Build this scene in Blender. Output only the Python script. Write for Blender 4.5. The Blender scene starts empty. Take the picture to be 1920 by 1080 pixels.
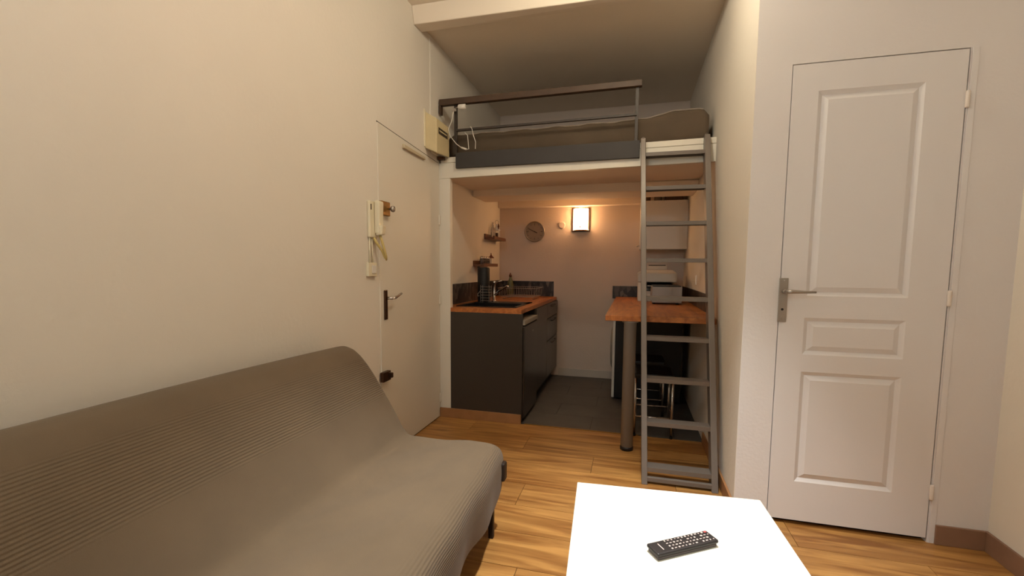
import bpy, bmesh, math, random
from mathutils import Vector, Matrix
random.seed(7)
S = bpy.context.scene
COL = S.collection
PI = math.pi

# ------------------------------------------------------------------ camera, world, lamps' strength, exposure
W = 1.985      # alcove width (left wall is x = 0)
D = 1.66       # kitchen back wall
DW = -0.97     # plane of the wall with the panelled door
WR = 2.99      # right wall of the room
YB = -4.7      # wall behind the camera
ZC = 2.94      # room ceiling
ZL = 2.885     # ceiling over the loft

cd = bpy.data.cameras.new('camera')
cd.sensor_width = 36
cd.lens = 839.6 / 1920 * 36
cd.shift_y = 34 / 1920
cd.clip_start = 0.05
cam = bpy.data.objects.new('camera', cd)
COL.objects.link(cam)
F = Vector((-0.25719161, 0.96254444, -0.0857944))
R = Vector((0.9659015, 0.25879017, 0.00787079))
U = Vector((-0.02977873, 0.08084464, 0.99628177))
m = Matrix((R, U, -F)).transposed().to_4x4()
m.translation = Vector((1.4728, -3.2854, 1.2057))
cam.matrix_world = m
S.camera = cam

wd = bpy.data.worlds.new('night')
wd.use_nodes = True
wd.node_tree.nodes['Background'].inputs[0].default_value = (0.02, 0.017, 0.014, 1)
wd.node_tree.nodes['Background'].inputs[1].default_value = 0.3
S.world = wd

# ceiling lamps of the room, then an added fill globe: place, colour, emission strength of the globes
LAMPS = [((1.43, -1.17, 2.82), (1.0, 0.92, 0.71), 222.0), ((0.90, -2.40, 2.75), (1.0, 0.80, 0.64), 135.0),
         ((0.50, -4.00, 2.40), (0.66, 0.88, 1.0), 320.0)]  # unseen fill, added behind the viewer to even out the brightness
SCONCE = 27.0
SCONCE_COL = (1.0, 0.58, 0.27)
# recessed spotlight over the coffee table
sl = bpy.data.lights.new('spot_bulb', 'SPOT')
sl.energy = 295.0
sl.color = (0.97, 1.0, 0.99)
sl.spot_size = math.radians(68)
sl.spot_blend = 0.7
sl.shadow_soft_size = 0.05
spot = bpy.data.objects.new('spot_bulb', sl)
COL.objects.link(spot)
spot.location = (1.5, -1.95, 2.80)

S.view_settings.view_transform = 'Standard'
S.view_settings.look = 'None'
S.view_settings.exposure = 0.0
S.view_settings.gamma = 1.0
S.view_settings.use_curve_mapping = False


# ------------------------------------------------------------------ materials
def srgb(r, g, b):
    def f(c):
        c /= 255.0
        return c / 12.92 if c <= 0.04045 else ((c + 0.055) / 1.055) ** 2.4
    return (f(r), f(g), f(b), 1.0)


def mat(name, rgb, rough=0.6, metal=0.0, vary=0.0, vscale=8.0, bump=0.0, bscale=60.0, emit=None, estr=0.0,
        trans=0.0, coat=0.0, ior=1.45):
    mt = bpy.data.materials.new(name)
    mt.use_nodes = True
    nt = mt.node_tree
    b = nt.nodes['Principled BSDF']
    c = srgb(*rgb)
    b.inputs['Base Color'].default_value = c
    b.inputs['Roughness'].default_value = rough
    b.inputs['Metallic'].default_value = metal
    b.inputs['IOR'].default_value = ior
    b.inputs['Transmission Weight'].default_value = trans
    b.inputs['Coat Weight'].default_value = coat
    tc = nt.nodes.new('ShaderNodeTexCoord')
    if vary:
        n = nt.nodes.new('ShaderNodeTexNoise')
        n.inputs['Scale'].default_value = vscale
        n.inputs['Detail'].default_value = 5
        nt.links.new(tc.outputs['Object'], n.inputs['Vector'])
        rp = nt.nodes.new('ShaderNodeValToRGB')
        rp.color_ramp.elements[0].position = 0.3
        rp.color_ramp.elements[1].position = 0.7
        rp.color_ramp.elements[0].color = (c[0] * (1 - vary), c[1] * (1 - vary), c[2] * (1 - vary), 1)
        rp.color_ramp.elements[1].color = (min(1, c[0] * (1 + vary)), min(1, c[1] * (1 + vary)), min(1, c[2] * (1 + vary)), 1)
        nt.links.new(n.outputs['Fac'], rp.inputs['Fac'])
        nt.links.new(rp.outputs['Color'], b.inputs['Base Color'])
    if bump:
        n2 = nt.nodes.new('ShaderNodeTexNoise')
        n2.inputs['Scale'].default_value = bscale
        n2.inputs['Detail'].default_value = 4
        nt.links.new(tc.outputs['Object'], n2.inputs['Vector'])
        bp = nt.nodes.new('ShaderNodeBump')
        bp.inputs['Strength'].default_value = bump
        bp.inputs['Distance'].default_value = 0.01
        nt.links.new(n2.outputs['Fac'], bp.inputs['Height'])
        nt.links.new(bp.outputs['Normal'], b.inputs['Normal'])
    if emit:
        b.inputs['Emission Color'].default_value = (*emit, 1)
        b.inputs['Emission Strength'].default_value = estr
    return mt


def wood_mat(name, dark, light, axis=0, scale=1.0, rough=0.4, per_object=0.25, stretch=14.0):
    """grain stretched along one axis, with a different cut for each board"""
    mt = bpy.data.materials.new(name)
    mt.use_nodes = True
    nt = mt.node_tree
    b = nt.nodes['Principled BSDF']
    b.inputs['Roughness'].default_value = rough
    tc = nt.nodes.new('ShaderNodeTexCoord')
    oi = nt.nodes.new('ShaderNodeObjectInfo')
    mul = nt.nodes.new('ShaderNodeMath'); mul.operation = 'MULTIPLY'; mul.inputs[1].default_value = 37.0
    nt.links.new(oi.outputs['Random'], mul.inputs[0])
    ad = nt.nodes.new('ShaderNodeVectorMath'); ad.operation = 'ADD'
    nt.links.new(tc.outputs['Object'], ad.inputs[0])
    nt.links.new(mul.outputs[0], ad.inputs[1])
    mp = nt.nodes.new('ShaderNodeMapping')
    sc = [stretch * scale] * 3
    sc[axis] = 1.3 * scale
    mp.inputs['Scale'].default_value = sc
    nt.links.new(ad.outputs[0], mp.inputs['Vector'])
    n = nt.nodes.new('ShaderNodeTexNoise')
    n.inputs['Scale'].default_value = 1.0
    n.inputs['Detail'].default_value = 7
    n.inputs['Distortion'].default_value = 1.4
    nt.links.new(mp.outputs[0], n.inputs['Vector'])
    rp = nt.nodes.new('ShaderNodeValToRGB')
    rp.color_ramp.elements[0].position = 0.32
    rp.color_ramp.elements[1].position = 0.68
    rp.color_ramp.elements[0].color = srgb(*dark)
    rp.color_ramp.elements[1].color = srgb(*light)
    nt.links.new(n.outputs['Fac'], rp.inputs['Fac'])
    hs = nt.nodes.new('ShaderNodeHueSaturation')
    mr = nt.nodes.new('ShaderNodeMapRange')
    mr.inputs['To Min'].default_value = 1 - per_object
    mr.inputs['To Max'].default_value = 1 + per_object
    nt.links.new(oi.outputs['Random'], mr.inputs['Value'])
    nt.links.new(mr.outputs[0], hs.inputs['Value'])
    nt.links.new(rp.outputs['Color'], hs.inputs['Color'])
    nt.links.new(hs.outputs['Color'], b.inputs['Base Color'])
    bp = nt.nodes.new('ShaderNodeBump')
    bp.inputs['Strength'].default_value = 0.12
    bp.inputs['Distance'].default_value = 0.003
    nt.links.new(n.outputs['Fac'], bp.inputs['Height'])
    nt.links.new(bp.outputs['Normal'], b.inputs['Normal'])
    return mt


def sofa_mat(name, rgb):
    """short pile cloth with a band of fine cords (U runs along the sofa, V across it, in metres)"""
    mt = mat(name, rgb, rough=0.95, vary=0.10, vscale=3.0)
    nt = mt.node_tree
    b = nt.nodes['Principled BSDF']
    b.inputs['Sheen Weight'].default_value = 0.08
    b.inputs['Sheen Roughness'].default_value = 0.5
    uv = nt.nodes.new('ShaderNodeUVMap')
    uv.uv_map = 'cloth'
    sp = nt.nodes.new('ShaderNodeSeparateXYZ')
    nt.links.new(uv.outputs[0], sp.inputs[0])
    # cords
    k = nt.nodes.new('ShaderNodeMath'); k.operation = 'MULTIPLY'; k.inputs[1].default_value = 2 * PI / 0.0095
    nt.links.new(sp.outputs['Y'], k.inputs[0])
    sn = nt.nodes.new('ShaderNodeMath'); sn.operation = 'SINE'
    nt.links.new(k.outputs[0], sn.inputs[0])

    def band(lo, hi, soft):
        a = nt.nodes.new('ShaderNodeMapRange'); a.interpolation_type = 'SMOOTHSTEP'
        a.inputs['From Min'].default_value = lo - soft; a.inputs['From Max'].default_value = lo + soft
        c = nt.nodes.new('ShaderNodeMapRange'); c.interpolation_type = 'SMOOTHSTEP'
        c.inputs['From Min'].default_value = hi + soft; c.inputs['From Max'].default_value = hi - soft
        nt.links.new(sp.outputs['Y'], a.inputs['Value']); nt.links.new(sp.outputs['Y'], c.inputs['Value'])
        p = nt.nodes.new('ShaderNodeMath'); p.operation = 'MULTIPLY'
        nt.links.new(a.outputs[0], p.inputs[0]); nt.links.new(c.outputs[0], p.inputs[1])
        return p
    b1 = band(0.83, 1.03, 0.02)
    b2 = band(1.68, 1.82, 0.02)
    mx = nt.nodes.new('ShaderNodeMath'); mx.operation = 'MAXIMUM'
    nt.links.new(b1.outputs[0], mx.inputs[0]); nt.links.new(b2.outputs[0], mx.inputs[1])
    h = nt.nodes.new('ShaderNodeMath'); h.operation = 'MULTIPLY'
    nt.links.new(sn.outputs[0], h.inputs[0]); nt.links.new(mx.outputs[0], h.inputs[1])
    ns = nt.nodes.new('ShaderNodeTexNoise'); ns.inputs['Scale'].default_value = 500
    tc = nt.nodes.new('ShaderNodeTexCoord')
    nt.links.new(tc.outputs['Object'], ns.inputs['Vector'])
    ad = nt.nodes.new('ShaderNodeMath'); ad.operation = 'MULTIPLY_ADD'; ad.inputs[1].default_value = 0.8
    nt.links.new(ns.outputs['Fac'], ad.inputs[0]); nt.links.new(h.outputs[0], ad.inputs[2])
    bp = nt.nodes.new('ShaderNodeBump'); bp.inputs['Strength'].default_value = 0.5; bp.inputs['Distance'].default_value = 0.0016
    nt.links.new(ad.outputs[0], bp.inputs['Height'])
    nt.links.new(bp.outputs['Normal'], b.inputs['Normal'])
    return mt


def mosaic_mat(name):
    """small dark stone chips set upright: too fine to pick apart in the photograph"""
    mt = mat(name, (45, 38, 36), rough=0.35)
    nt = mt.node_tree
    b = nt.nodes['Principled BSDF']
    tc = nt.nodes.new('ShaderNodeTexCoord')
    mp = nt.nodes.new('ShaderNodeMapping'); mp.inputs['Scale'].default_value = (26, 26, 15)
    nt.links.new(tc.outputs['Object'], mp.inputs['Vector'])
    v = nt.nodes.new('ShaderNodeTexVoronoi'); v.inputs['Scale'].default_value = 1.0
    nt.links.new(mp.outputs[0], v.inputs['Vector'])
    rp = nt.nodes.new('ShaderNodeValToRGB')
    sp = nt.nodes.new('ShaderNodeSeparateColor')
    nt.links.new(v.outputs['Color'], sp.inputs[0])
    nt.links.new(sp.outputs[0], rp.inputs['Fac'])
    e = rp.color_ramp.elements
    e[0].color = srgb(30, 26, 26); e[0].position = 0.0
    e[1].color = srgb(104, 92, 84); e[1].position = 1.0
    x = e.new(0.6); x.color = srgb(52, 45, 43)
    nt.links.new(rp.outputs['Color'], b.inputs['Base Color'])
    return mt


M = {}
M['wall_cream'] = mat('cream_plaster', (228, 219, 206), 0.9, vary=0.015, vscale=2.0, bump=0.12, bscale=45)
M['wall_white'] = mat('white_plaster', (224, 217, 214), 0.9, vary=0.012, vscale=2.0, bump=0.09, bscale=70)
M['wall_kitchen'] = mat('kitchen_plaster', (212, 194, 180), 0.9, vary=0.02, vscale=3.0, bump=0.15, bscale=50)
M['soffit'] = mat('soffit_plaster', (236, 220, 202), 0.9, bump=0.12, bscale=40)
M['ceil'] = mat('ceiling_paint', (240, 226, 208), 0.95, bump=0.1, bscale=40)
M['white_paint'] = mat('white_gloss_paint', (224, 218, 216), 0.45, bump=0.03, bscale=90)
M['cream_paint'] = mat('cream_gloss_paint', (226, 217, 202), 0.5, bump=0.04, bscale=60)
M['hinge_white'] = mat('painted_hinge', (226, 214, 204), 0.45)
M['plank'] = wood_mat('oak_laminate', (130, 82, 36), (188, 138, 76), axis=0, scale=1.15, rough=0.42, per_object=0.10)
M['joint'] = mat('floor_joint', (64, 42, 22), 0.9)
M['tile'] = mat('grey_floor_tile', (84, 80, 76), 0.55, vary=0.12, vscale=6, bump=0.05, bscale=40)
M['skirting'] = mat('brown_skirting', (140, 106, 84), 0.5, vary=0.05, vscale=20)
M['skirting_oak'] = mat('oak_skirting', (158, 112, 72), 0.5, vary=0.08, vscale=14)
M['skirting_white'] = mat('white_skirting', (196, 184, 172), 0.5)
M['gloss_dark'] = mat('dark_gloss_laminate', (60, 53, 47), 0.28, vary=0.03)
M['fridge'] = mat('dark_brushed_metal', (78, 72, 68), 0.28, metal=0.75)
M['fridge_grey'] = mat('grey_plastic_trim', (150, 142, 130), 0.45)
M['worktop'] = wood_mat('oiled_beech', (150, 84, 36), (196, 120, 58), axis=1, scale=1.4, rough=0.38, per_object=0.0)
M['shelf_wood'] = wood_mat('stained_shelf_wood', (86, 50, 28), (118, 72, 40), axis=1, scale=2, rough=0.5, per_object=0.05)
M['mosaic'] = mosaic_mat('stone_mosaic')
M['matt_black'] = mat('matt_black_plastic', (15, 13, 13), 0.6)
M['black'] = mat('black_plastic', (24, 21, 22), 0.45)
M['black_gloss'] = mat('black_composite', (16, 14, 14), 0.3)
M['dark_metal'] = mat('dark_brown_metal', (56, 45, 36), 0.5)
M['rail_wood'] = mat('dark_stained_rail', (74, 54, 38), 0.55, vary=0.1, vscale=20)
M['grey_board'] = mat('grey_painted_board', (54, 49, 46), 0.6, vary=0.06, vscale=10)
M['ladder'] = mat('grey_ladder_paint', (116, 106, 98), 0.38, metal=0.15)
M['chrome'] = mat('chrome', (205, 200, 196), 0.16, metal=1.0)
M['steel'] = mat('satin_steel', (168, 160, 152), 0.35, metal=0.8)
M['leg_grey'] = mat('grey_leg_paint', (150, 145, 140), 0.45)
M['cloth'] = sofa_mat('taupe_corded_cloth', (105, 88, 68))
M['sofa_metal'] = mat('sofa_frame_metal', (50, 40, 34), 0.5, metal=0.4)
M['table'] = mat('white_lacquer', (248, 244, 228), 0.3)
M['remote'] = mat('remote_plastic', (42, 36, 36), 0.5)
M['remote_side'] = mat('remote_grey_side', (78, 68, 68), 0.45)
M['key_white'] = mat('pale_key_print', (226, 206, 200), 0.6)
M['key_red'] = mat('red_key', (190, 80, 80), 0.5)
M['ivory'] = mat('ivory_plastic', (230, 218, 190), 0.45)
M['yellowed'] = mat('yellowed_plastic', (212, 194, 152), 0.5, vary=0.04, vscale=12)
M['cord_yellow'] = mat('yellowed_cord', (206, 182, 116), 0.5)
M['brass'] = mat('old_brass', (150, 112, 58), 0.4, metal=0.7, vary=0.15, vscale=30)
M['bronze'] = mat('dark_bronze', (78, 54, 38), 0.4, metal=0.6)
M['appliance_white'] = mat('white_enamel', (226, 220, 212), 0.35)
M['printer_white'] = mat('white_printer_plastic', (206, 196, 184), 0.5)
M['printer_grey'] = mat('grey_printer_plastic', (150, 142, 138), 0.45)
M['mattress'] = mat('taupe_bed_cover', (88, 74, 59), 0.95, vary=0.08, vscale=5, bump=0.3, bscale=10)
M['sheet'] = mat('pale_sheet', (150, 136, 124), 0.95)
M['clock_face'] = mat('silver_clock_face', (150, 130, 112), 0.6, vary=0.03)
M['clock_rim'] = mat('clock_rim_metal', (150, 136, 120), 0.3, metal=0.8)
M['ink'] = mat('dark_ink', (60, 46, 40), 0.6)
M['glass'] = mat('clear_glass', (225, 220, 215), 0.08, trans=0.9)
M['spice'] = mat('brown_spice', (96, 60, 40), 0.8)
M['soap'] = mat('green_soap', (120, 122, 84), 0.3, trans=0.3)
M['red_brown'] = mat('red_brown_paint', (110, 64, 44), 0.6)
M['carton'] = mat('dark_brown_carton', (74, 52, 40), 0.7)
M['grey_can'] = mat('grey_can', (112, 98, 86), 0.5)
M['white_small'] = mat('white_plastic', (226, 218, 208), 0.45)
M['label_dark'] = mat('dark_window', (62, 50, 36), 0.3)
M['sconce_glass'] = mat('lit_opal_glass', (255, 240, 215), 0.4, emit=SCONCE_COL, estr=SCONCE)
M['bulb'] = mat('lit_globe_1', (255, 245, 230), 0.5, emit=LAMPS[0][1], estr=LAMPS[0][2])
M['fill_bulb'] = mat('fill_globe', (255, 245, 230), 0.5, emit=LAMPS[2][1], estr=LAMPS[2][2])
M['bulb2'] = mat('lit_globe_2', (255, 245, 230), 0.5, emit=LAMPS[1][1], estr=LAMPS[1][2])


# ------------------------------------------------------------------ mesh builder
class MB:
    def __init__(s):
        s.v = []; s.f = []; s.smooth = []

    def quad8(s, p):
        """p = 8 points: bottom 4 (ccw from above) then top 4"""
        b = len(s.v); s.v += [tuple(x) for x in p]
        for q in ((3, 2, 1, 0), (4, 5, 6, 7), (0, 1, 5, 4), (1, 2, 6, 5), (2, 3, 7, 6), (3, 0, 4, 7)):
            s.f.append([b + i for i in q]); s.smooth.append(False)
        return s

    def box(s, x0, x1, y0, y1, z0, z1):
        return s.quad8([(x0, y0, z0), (x1, y0, z0), (x1, y1, z0), (x0, y1, z0),
                        (x0, y0, z1), (x1, y0, z1), (x1, y1, z1), (x0, y1, z1)])

    def face(s, pts, smooth=False):
        b = len(s.v); s.v += [tuple(p) for p in pts]
        s.f.append(list(range(b, b + len(pts)))); s.smooth.append(smooth)
        return s

    def tube(s, path, r, n=10, cap=True, sq=False):
        """round bar along a polyline; r is a number or one radius per point"""
        path = [Vector(p) for p in path]
        rs = r if isinstance(r, (list, tuple)) else [r] * len(path)
        b = len(s.v)
        up = None
        for i, p in enumerate(path):
            t = (path[min(i + 1, len(path) - 1)] - path[max(i - 1, 0)]).normalized()
            if up is None:
                up = Vector((0, 0, 1)) if abs(t.z) < 0.9 else Vector((0, 1, 0))
            a = t.cross(up)
            if a.length < 1e-4:
                a = t.cross(Vector((1, 0.3, 0)))
            a.normalize(); c = a.cross(t).normalized(); up = c
            for k in range(n):
                th = 2 * PI * k / n + (PI / 4 if sq else 0)
                q = p + a * math.cos(th) * rs[i] + c * math.sin(th) * rs[i]
                s.v.append(tuple(q))
        for i in range(len(path) - 1):
            for k in range(n):
                k2 = (k + 1) % n
                s.f.append([b + i * n + k, b + i * n + k2, b + (i + 1) * n + k2, b + (i + 1) * n + k]); s.smooth.append(n > 6)
        if cap:
            s.f.append([b + k for k in range(n)][::-1]); s.smooth.append(False)
            e = b + (len(path) - 1) * n
            s.f.append([e + k for k in range(n)]); s.smooth.append(False)
        return s

    def lathe(s, prof, origin=(0, 0, 0), axis='z', n=20, smooth=True):
        """prof = [(radius, height)...] turned round an axis through origin"""
        b = len(s.v); o = Vector(origin)
        for r, h in prof:
            for k in range(n):
                th = 2 * PI * k / n
                c, d = r * math.cos(th), r * math.sin(th)
                q = {'z': (c, d, h), 'y': (c, h, d), 'x': (h, c, d)}[axis]
                s.v.append(tuple(o + Vector(q)))
        for i in range(len(prof) - 1):
            for k in range(n):
                k2 = (k + 1) % n
                q = [b + i * n + k, b + i * n + k2, b + (i + 1) * n + k2, b + (i + 1) * n + k]
                s.f.append(q); s.smooth.append(smooth)
        s.f.append([b + k for k in range(n)][::-1]); s.smooth.append(False)
        e = b + (len(prof) - 1) * n
        s.f.append([e + k for k in range(n)]); s.smooth.append(False)
        return s

    def build(s, name, m, parent=None, bevel=0.0, seg=2, loc=None):
        me = bpy.data.meshes.new(name)
        me.from_pydata(s.v, [], s.f)
        me.polygons.foreach_set('use_smooth', s.smooth)
        bm = bmesh.new(); bm.from_mesh(me)
        bmesh.ops.recalc_face_normals(bm, faces=bm.faces)
        if bevel:
            es = [e for e in bm.edges if len(e.link_faces) == 2 and e.calc_face_angle(0) > 0.6]
            bmesh.ops.bevel(bm, geom=es, offset=bevel, segments=seg, profile=0.5, affect='EDGES', clamp_overlap=True)
        bm.to_mesh(me); bm.free()
        me.materials.append(m)
        o = bpy.data.objects.new(name, me)
        COL.objects.link(o)
        if parent is not None:
            o.parent = parent
            wl = Vector((0, 0, 0)); p = parent
            while p is not None:
                wl += p.location; p = p.parent
            me.transform(Matrix.Translation(-wl))
        return o


def box(name, m, parent, x0, x1, y0, y1, z0, z1, bevel=0.0, seg=2):
    return MB().box(x0, x1, y0, y1, z0, z1).build(name, m, parent, bevel, seg)


def tag(o, label, cat=None, group=None, kind=None):
    if label: o['label'] = label
    if cat: o['category'] = cat
    if group: o['group'] = group
    if kind: o['kind'] = kind
    return o


def thing(name, loc, label, cat, group=None, kind=None):
    o = bpy.data.objects.new(name, None)
    o.empty_display_size = 0.05
    COL.objects.link(o)
    o.location = loc
    return tag(o, label, cat, group, kind)


def copy_tree(root, delta, label=None):
    """an independent copy of a thing and of its parts (mesh data shared)"""
    r = root.copy(); COL.objects.link(r); r.location = root.location + Vector(delta)
    if label: r['label'] = label
    for ch in list(root.children):
        c = ch.copy(); COL.objects.link(c); c.parent = r
        for g in ch.children:
            d = g.copy(); COL.objects.link(d); d.parent = c
    return r


def struct(name, mb, m, label, bevel=0.0):
    return tag(mb.build(name, m, None, bevel), label, None, None, 'structure')


# ------------------------------------------------------------------ room shell
T = 0.12
struct('wall_left', MB().box(-T, 0, YB, D + T, 0, ZC + 0.1), M['wall_cream'], 'long cream plastered wall behind the sofa')
struct('wall_back', MB().box(0, W, D, D + T, 0, ZC + 0.1), M['wall_kitchen'], 'kitchen wall behind the clock and lamp')
# block that holds the cupboard or bathroom behind the panelled door: its two faces are two walls
struct('wall_alcove_right', MB().box(W, W + T, DW + 0.0004, D + T, 0, ZC + 0.1), M['wall_cream'], 'cream side wall beside the loft ladder')
DX0, DX1, DH = 2.135, 2.768, 2.105
wb = MB()
wb.box(W + 0.0015, DX0 - 0.003, DW, DW + T, 0, ZC + 0.1)
wb.box(DX1 + 0.006, WR, DW, DW + T, 0, ZC + 0.1)
wb.box(DX0 - 0.003, DX1 + 0.006, DW, DW + T, DH + 0.006, ZC + 0.1)
struct('wall_front', wb, M['wall_white'], 'white plaster wall that holds the panelled door')
struct('wall_right', MB().box(WR, WR + T, YB, DW, 0, ZC + 0.1), M['wall_cream'], 'cream wall at the right edge')
struct('wall_rear', MB().box(-T, WR + T, YB - T, YB, 0, ZC + 0.1), M['wall_cream'], 'cream wall behind the viewer')
struct('ceiling', MB().box(-T, WR + T, YB, -0.28, ZC, ZC + 0.1), M['ceil'], 'cream ceiling of the room')
struct('ceiling', MB().box(-T, W + T, -0.29, D + T, ZL, ZL + 0.15), M['ceil'], 'lower cream ceiling over the sleeping loft')
struct('trim_1', MB().quad8([(0, -0.40, 2.832), (W, -0.40, 2.815), (W, -0.28, 2.835), (0, -0.28, 2.838),
                             (0, -0.43, ZC), (W, -0.43, ZC), (W, -0.28, ZC), (0, -0.28, ZC)]), M['ceil'],
       'cream ceiling beam in front of the loft', 0.006)
struct('trim_2', MB().box(0, 0.007, -0.16, 0.03, 2.05, 2.86), M['wall_cream'], 'shallow plaster pier on the left wall above the meter box', 0.003)

# floor: slab with planks in the room and tiles in the kitchen
fl = struct('floor', MB().box(-T, WR + T, YB, D + T, -0.1, -0.006), M['joint'], 'oak laminate floor of the room and grey tiles of the kitchen')
pw, pl, gap = 0.232, 1.28, 0.0012
row = 0
y = -0.004
while y > YB:
    y1 = y; y0 = max(YB, y - pw)
    x = -1.28 + (row * 0.47 + 0.33) % 1.28
    while x < WR:
        xa, xb = max(0.0, x), min(WR, x + pl)
        pieces = [(xa, xb, y1)] if y1 <= DW + 0.03 else [(xa, min(xb, W + 0.01), y1)]
        if y0 < DW < y1 - 0.03:                      # the row that runs under the panelled door
            pieces.append((max(xa, W + 0.01), xb, DW + 0.03))
        for (pa, pb, pt) in pieces:
            if pb - pa > 0.02:
                MB().box(pa + gap, pb - gap, y0 + gap, pt - gap, -0.006, 0.0).build('plank', M['plank'], fl)
        x += pl
    y = y0; row += 1
ty = 0.006
r = 0
while ty < D:
    tx = 0.0 - (0.3 if r % 2 else 0.0)
    while tx < W:
        xa, xb = max(0, tx), min(W, tx + 0.6)
        yb = min(D, ty + 0.3)
        if xb - xa > 0.02 and yb - ty > 0.02:
            MB().box(xa + 0.0015, xb - 0.0015, ty + 0.0015, yb - 0.0015, -0.006, 0.0005).build('tile', M['tile'], fl)
        tx += 0.6
    ty += 0.3; r += 1
struct('trim_3', MB().box(0.70, 1.55, -0.008, 0.008, 0.0, 0.003), M['brass'], 'thin brass threshold strip between oak and tiles')

# skirting boards
struct('baseboard_front', MB().box(2.80, WR - 0.012, DW - 0.012, DW, 0, 0.088), M['skirting'], 'brown skirting board right of the panelled door', 0.002)
struct('baseboard_right', MB().box(WR - 0.012, WR, YB, DW - 0.0, 0, 0.088), M['skirting'], 'brown skirting board along the right wall', 0.002)
struct('baseboard_alcove', MB().box(W - 0.012, W, DW + 0.01, -0.02, 0, 0.078), M['skirting_oak'], 'oak skirting board beside the ladder foot', 0.002)
struct('baseboard_back', MB().box(0.70, W, D - 0.012, D, 0, 0.085), M['skirting_white'], 'white skirting board on the kitchen back wall', 0.002)
struct('baseboard_left', MB().box(0.004, 0.676, -0.018, -0.005, 0, 0.075), M['skirting_oak'], 'brown skirting board below the dark kitchen end panel', 0.0015)

# ------------------------------------------------------------------ loft: platform, fascia, joists
def tz(z, x):           # the old platform drops a little towards the left
    return z + 0.0148 * x

struct('trim_4', MB().box(0.0, 0.092, -0.004, 0.045, 0, 1.888), M['cream_paint'], 'white post between the entrance door and the kitchen', 0.002)
struct('loft_platform', MB().quad8([(0.0, 0.03, 1.905), (W, 0.03, tz(1.905, W)), (W, D, 1.965), (0.0, D, 1.95),
                                    (0.0, 0.03, 2.05), (W, 0.03, tz(2.05, W)), (W, D, 2.08), (0.0, D, 2.06)]), M['soffit'],
       'plastered underside and deck of the sleeping loft')
fa = MB()
fa.quad8([(0.0, -0.006, 1.888), (W, -0.006, tz(1.888, W)), (W, 0.03, tz(1.888, W)), (0.0, 0.03, 1.888),
          (0.0, -0.006, 2.004), (W, -0.006, tz(2.004, W)), (W, 0.03, tz(2.004, W)), (0.0, 0.03, 2.004)])
struct('trim_5', fa, M['cream_paint'], 'white painted front board of the loft', 0.002)
struct('trim_6', MB().quad8([(0.018, -0.004, 2.007), (W, -0.004, tz(2.007, W)), (W, 0.03, tz(2.007, W)), (0.018, 0.03, 2.007),
                             (0.018, -0.004, 2.046), (W, -0.004, tz(2.046, W)), (W, 0.03, tz(2.046, W)), (0.018, 0.03, 2.046)]),
       M['cream_paint'], 'narrow white strip on top of the loft front board', 0.002)
struct('trim_7', MB().box(0.0, W, 0.76, 1.14, 1.868, 1.945), M['soffit'], 'plastered joist across the kitchen ceiling', 0.008)
struct('trim_8', MB().box(0.0, W, 1.58, D, 1.868, 1.96), M['soffit'], 'plastered joist on the kitchen back wall above the lamp', 0.008)

# ------------------------------------------------------------------ entrance door in the left wall
d1 = thing('door_1', (0, -0.46, 0), 'plain cream entrance door in the left wall', None, None, 'structure')
MB().quad8([(0.0, -0.879, 0.008), (0.006, -0.879, 0.008), (0.006, -0.028, 0.008), (0.0, -0.028, 0.008),
            (0.0, -0.879, 2.05), (0.006, -0.879, 2.05), (0.006, -0.028, 2.0), (0.0, -0.028, 2.0)]).build('door_leaf', M['cream_paint'], d1, 0.0015)
gapm = mat('door_gap_shade', (70, 56, 44), 0.9)  # dark colour stands in for the shade inside the door gaps
g_ = MB()
g_.quad8([(-0.001, -0.884, 2.051), (0.0016, -0.884, 2.051), (0.0016, -0.022, 2.001), (-0.001, -0.022, 2.001),
          (-0.001, -0.884, 2.057), (0.0016, -0.884, 2.057), (0.0016, -0.022, 2.006), (-0.001, -0.022, 2.006)])
g_.box(-0.001, 0.0016, -0.026, -0.0225, 0.06, 2.0)
g_.box(-0.001, 0.0016, -0.879, -0.028, 0.0, 0.008)
g_.build('door_gap_shade', gapm, d1)
for z in (0.16, 0.95, 1.57):
    MB().lathe([(0.006, 0), (0.007, 0.004), (0.007, 0.07), (0.006, 0.074)], (0.010, -0.024, z - 0.037), 'z', 10).build('hinge', M['cream_paint'], d1)
MB().quad8([(0.005, -0.59, 1.972), (0.026, -0.59, 1.972), (0.026, -0.28, 1.968), (0.005, -0.28, 1.968),
            (0.005, -0.59, 2.0), (0.020, -0.59, 2.0), (0.020, -0.28, 1.988), (0.005, -0.28, 1.988)]).build('top_bar', mat('beige_bar', (196, 178, 148), 0.55), d1, 0.004)
hp = MB().box(0.006, 0.015, -0.845, -0.808, 0.878, 1.062).build('handle_plate', M['bronze'], d1, 0.006)
lv = MB().lathe([(0.009, 0), (0.009, 0.045)], (0.015, -0.827, 1.012), 'x', 12)
lv.tube([(0.058, -0.829, 1.012), (0.062, -0.80, 1.014), (0.060, -0.755, 1.026), (0.058, -0.716, 1.036)], [0.009, 0.009, 0.008, 0.007], 10)
lv.build('lever', M['chrome'], hp)
MB().lathe([(0.005, 0), (0.005, 0.003)], (0.015, -0.827, 0.94), 'x', 10).build('keyhole', M['black'], hp)
rl = MB().box(0.006, 0.030, -0.885, -0.79, 1.512, 1.596).build('rim_lock', M['brass'], d1, 0.004)
kn = MB().lathe([(0.006, 0), (0.006, 0.012), (0.017, 0.016), (0.020, 0.025), (0.016, 0.034), (0.006, 0.037)], (0.030, -0.802, 1.555), 'x', 14)
kn.build('lock_knob', M['steel'], rl)
ll = MB().box(0.006, 0.032, -0.90, -0.815, 0.50, 0.56).build('deadbolt_lock', M['bronze'], d1, 0.003)
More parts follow.
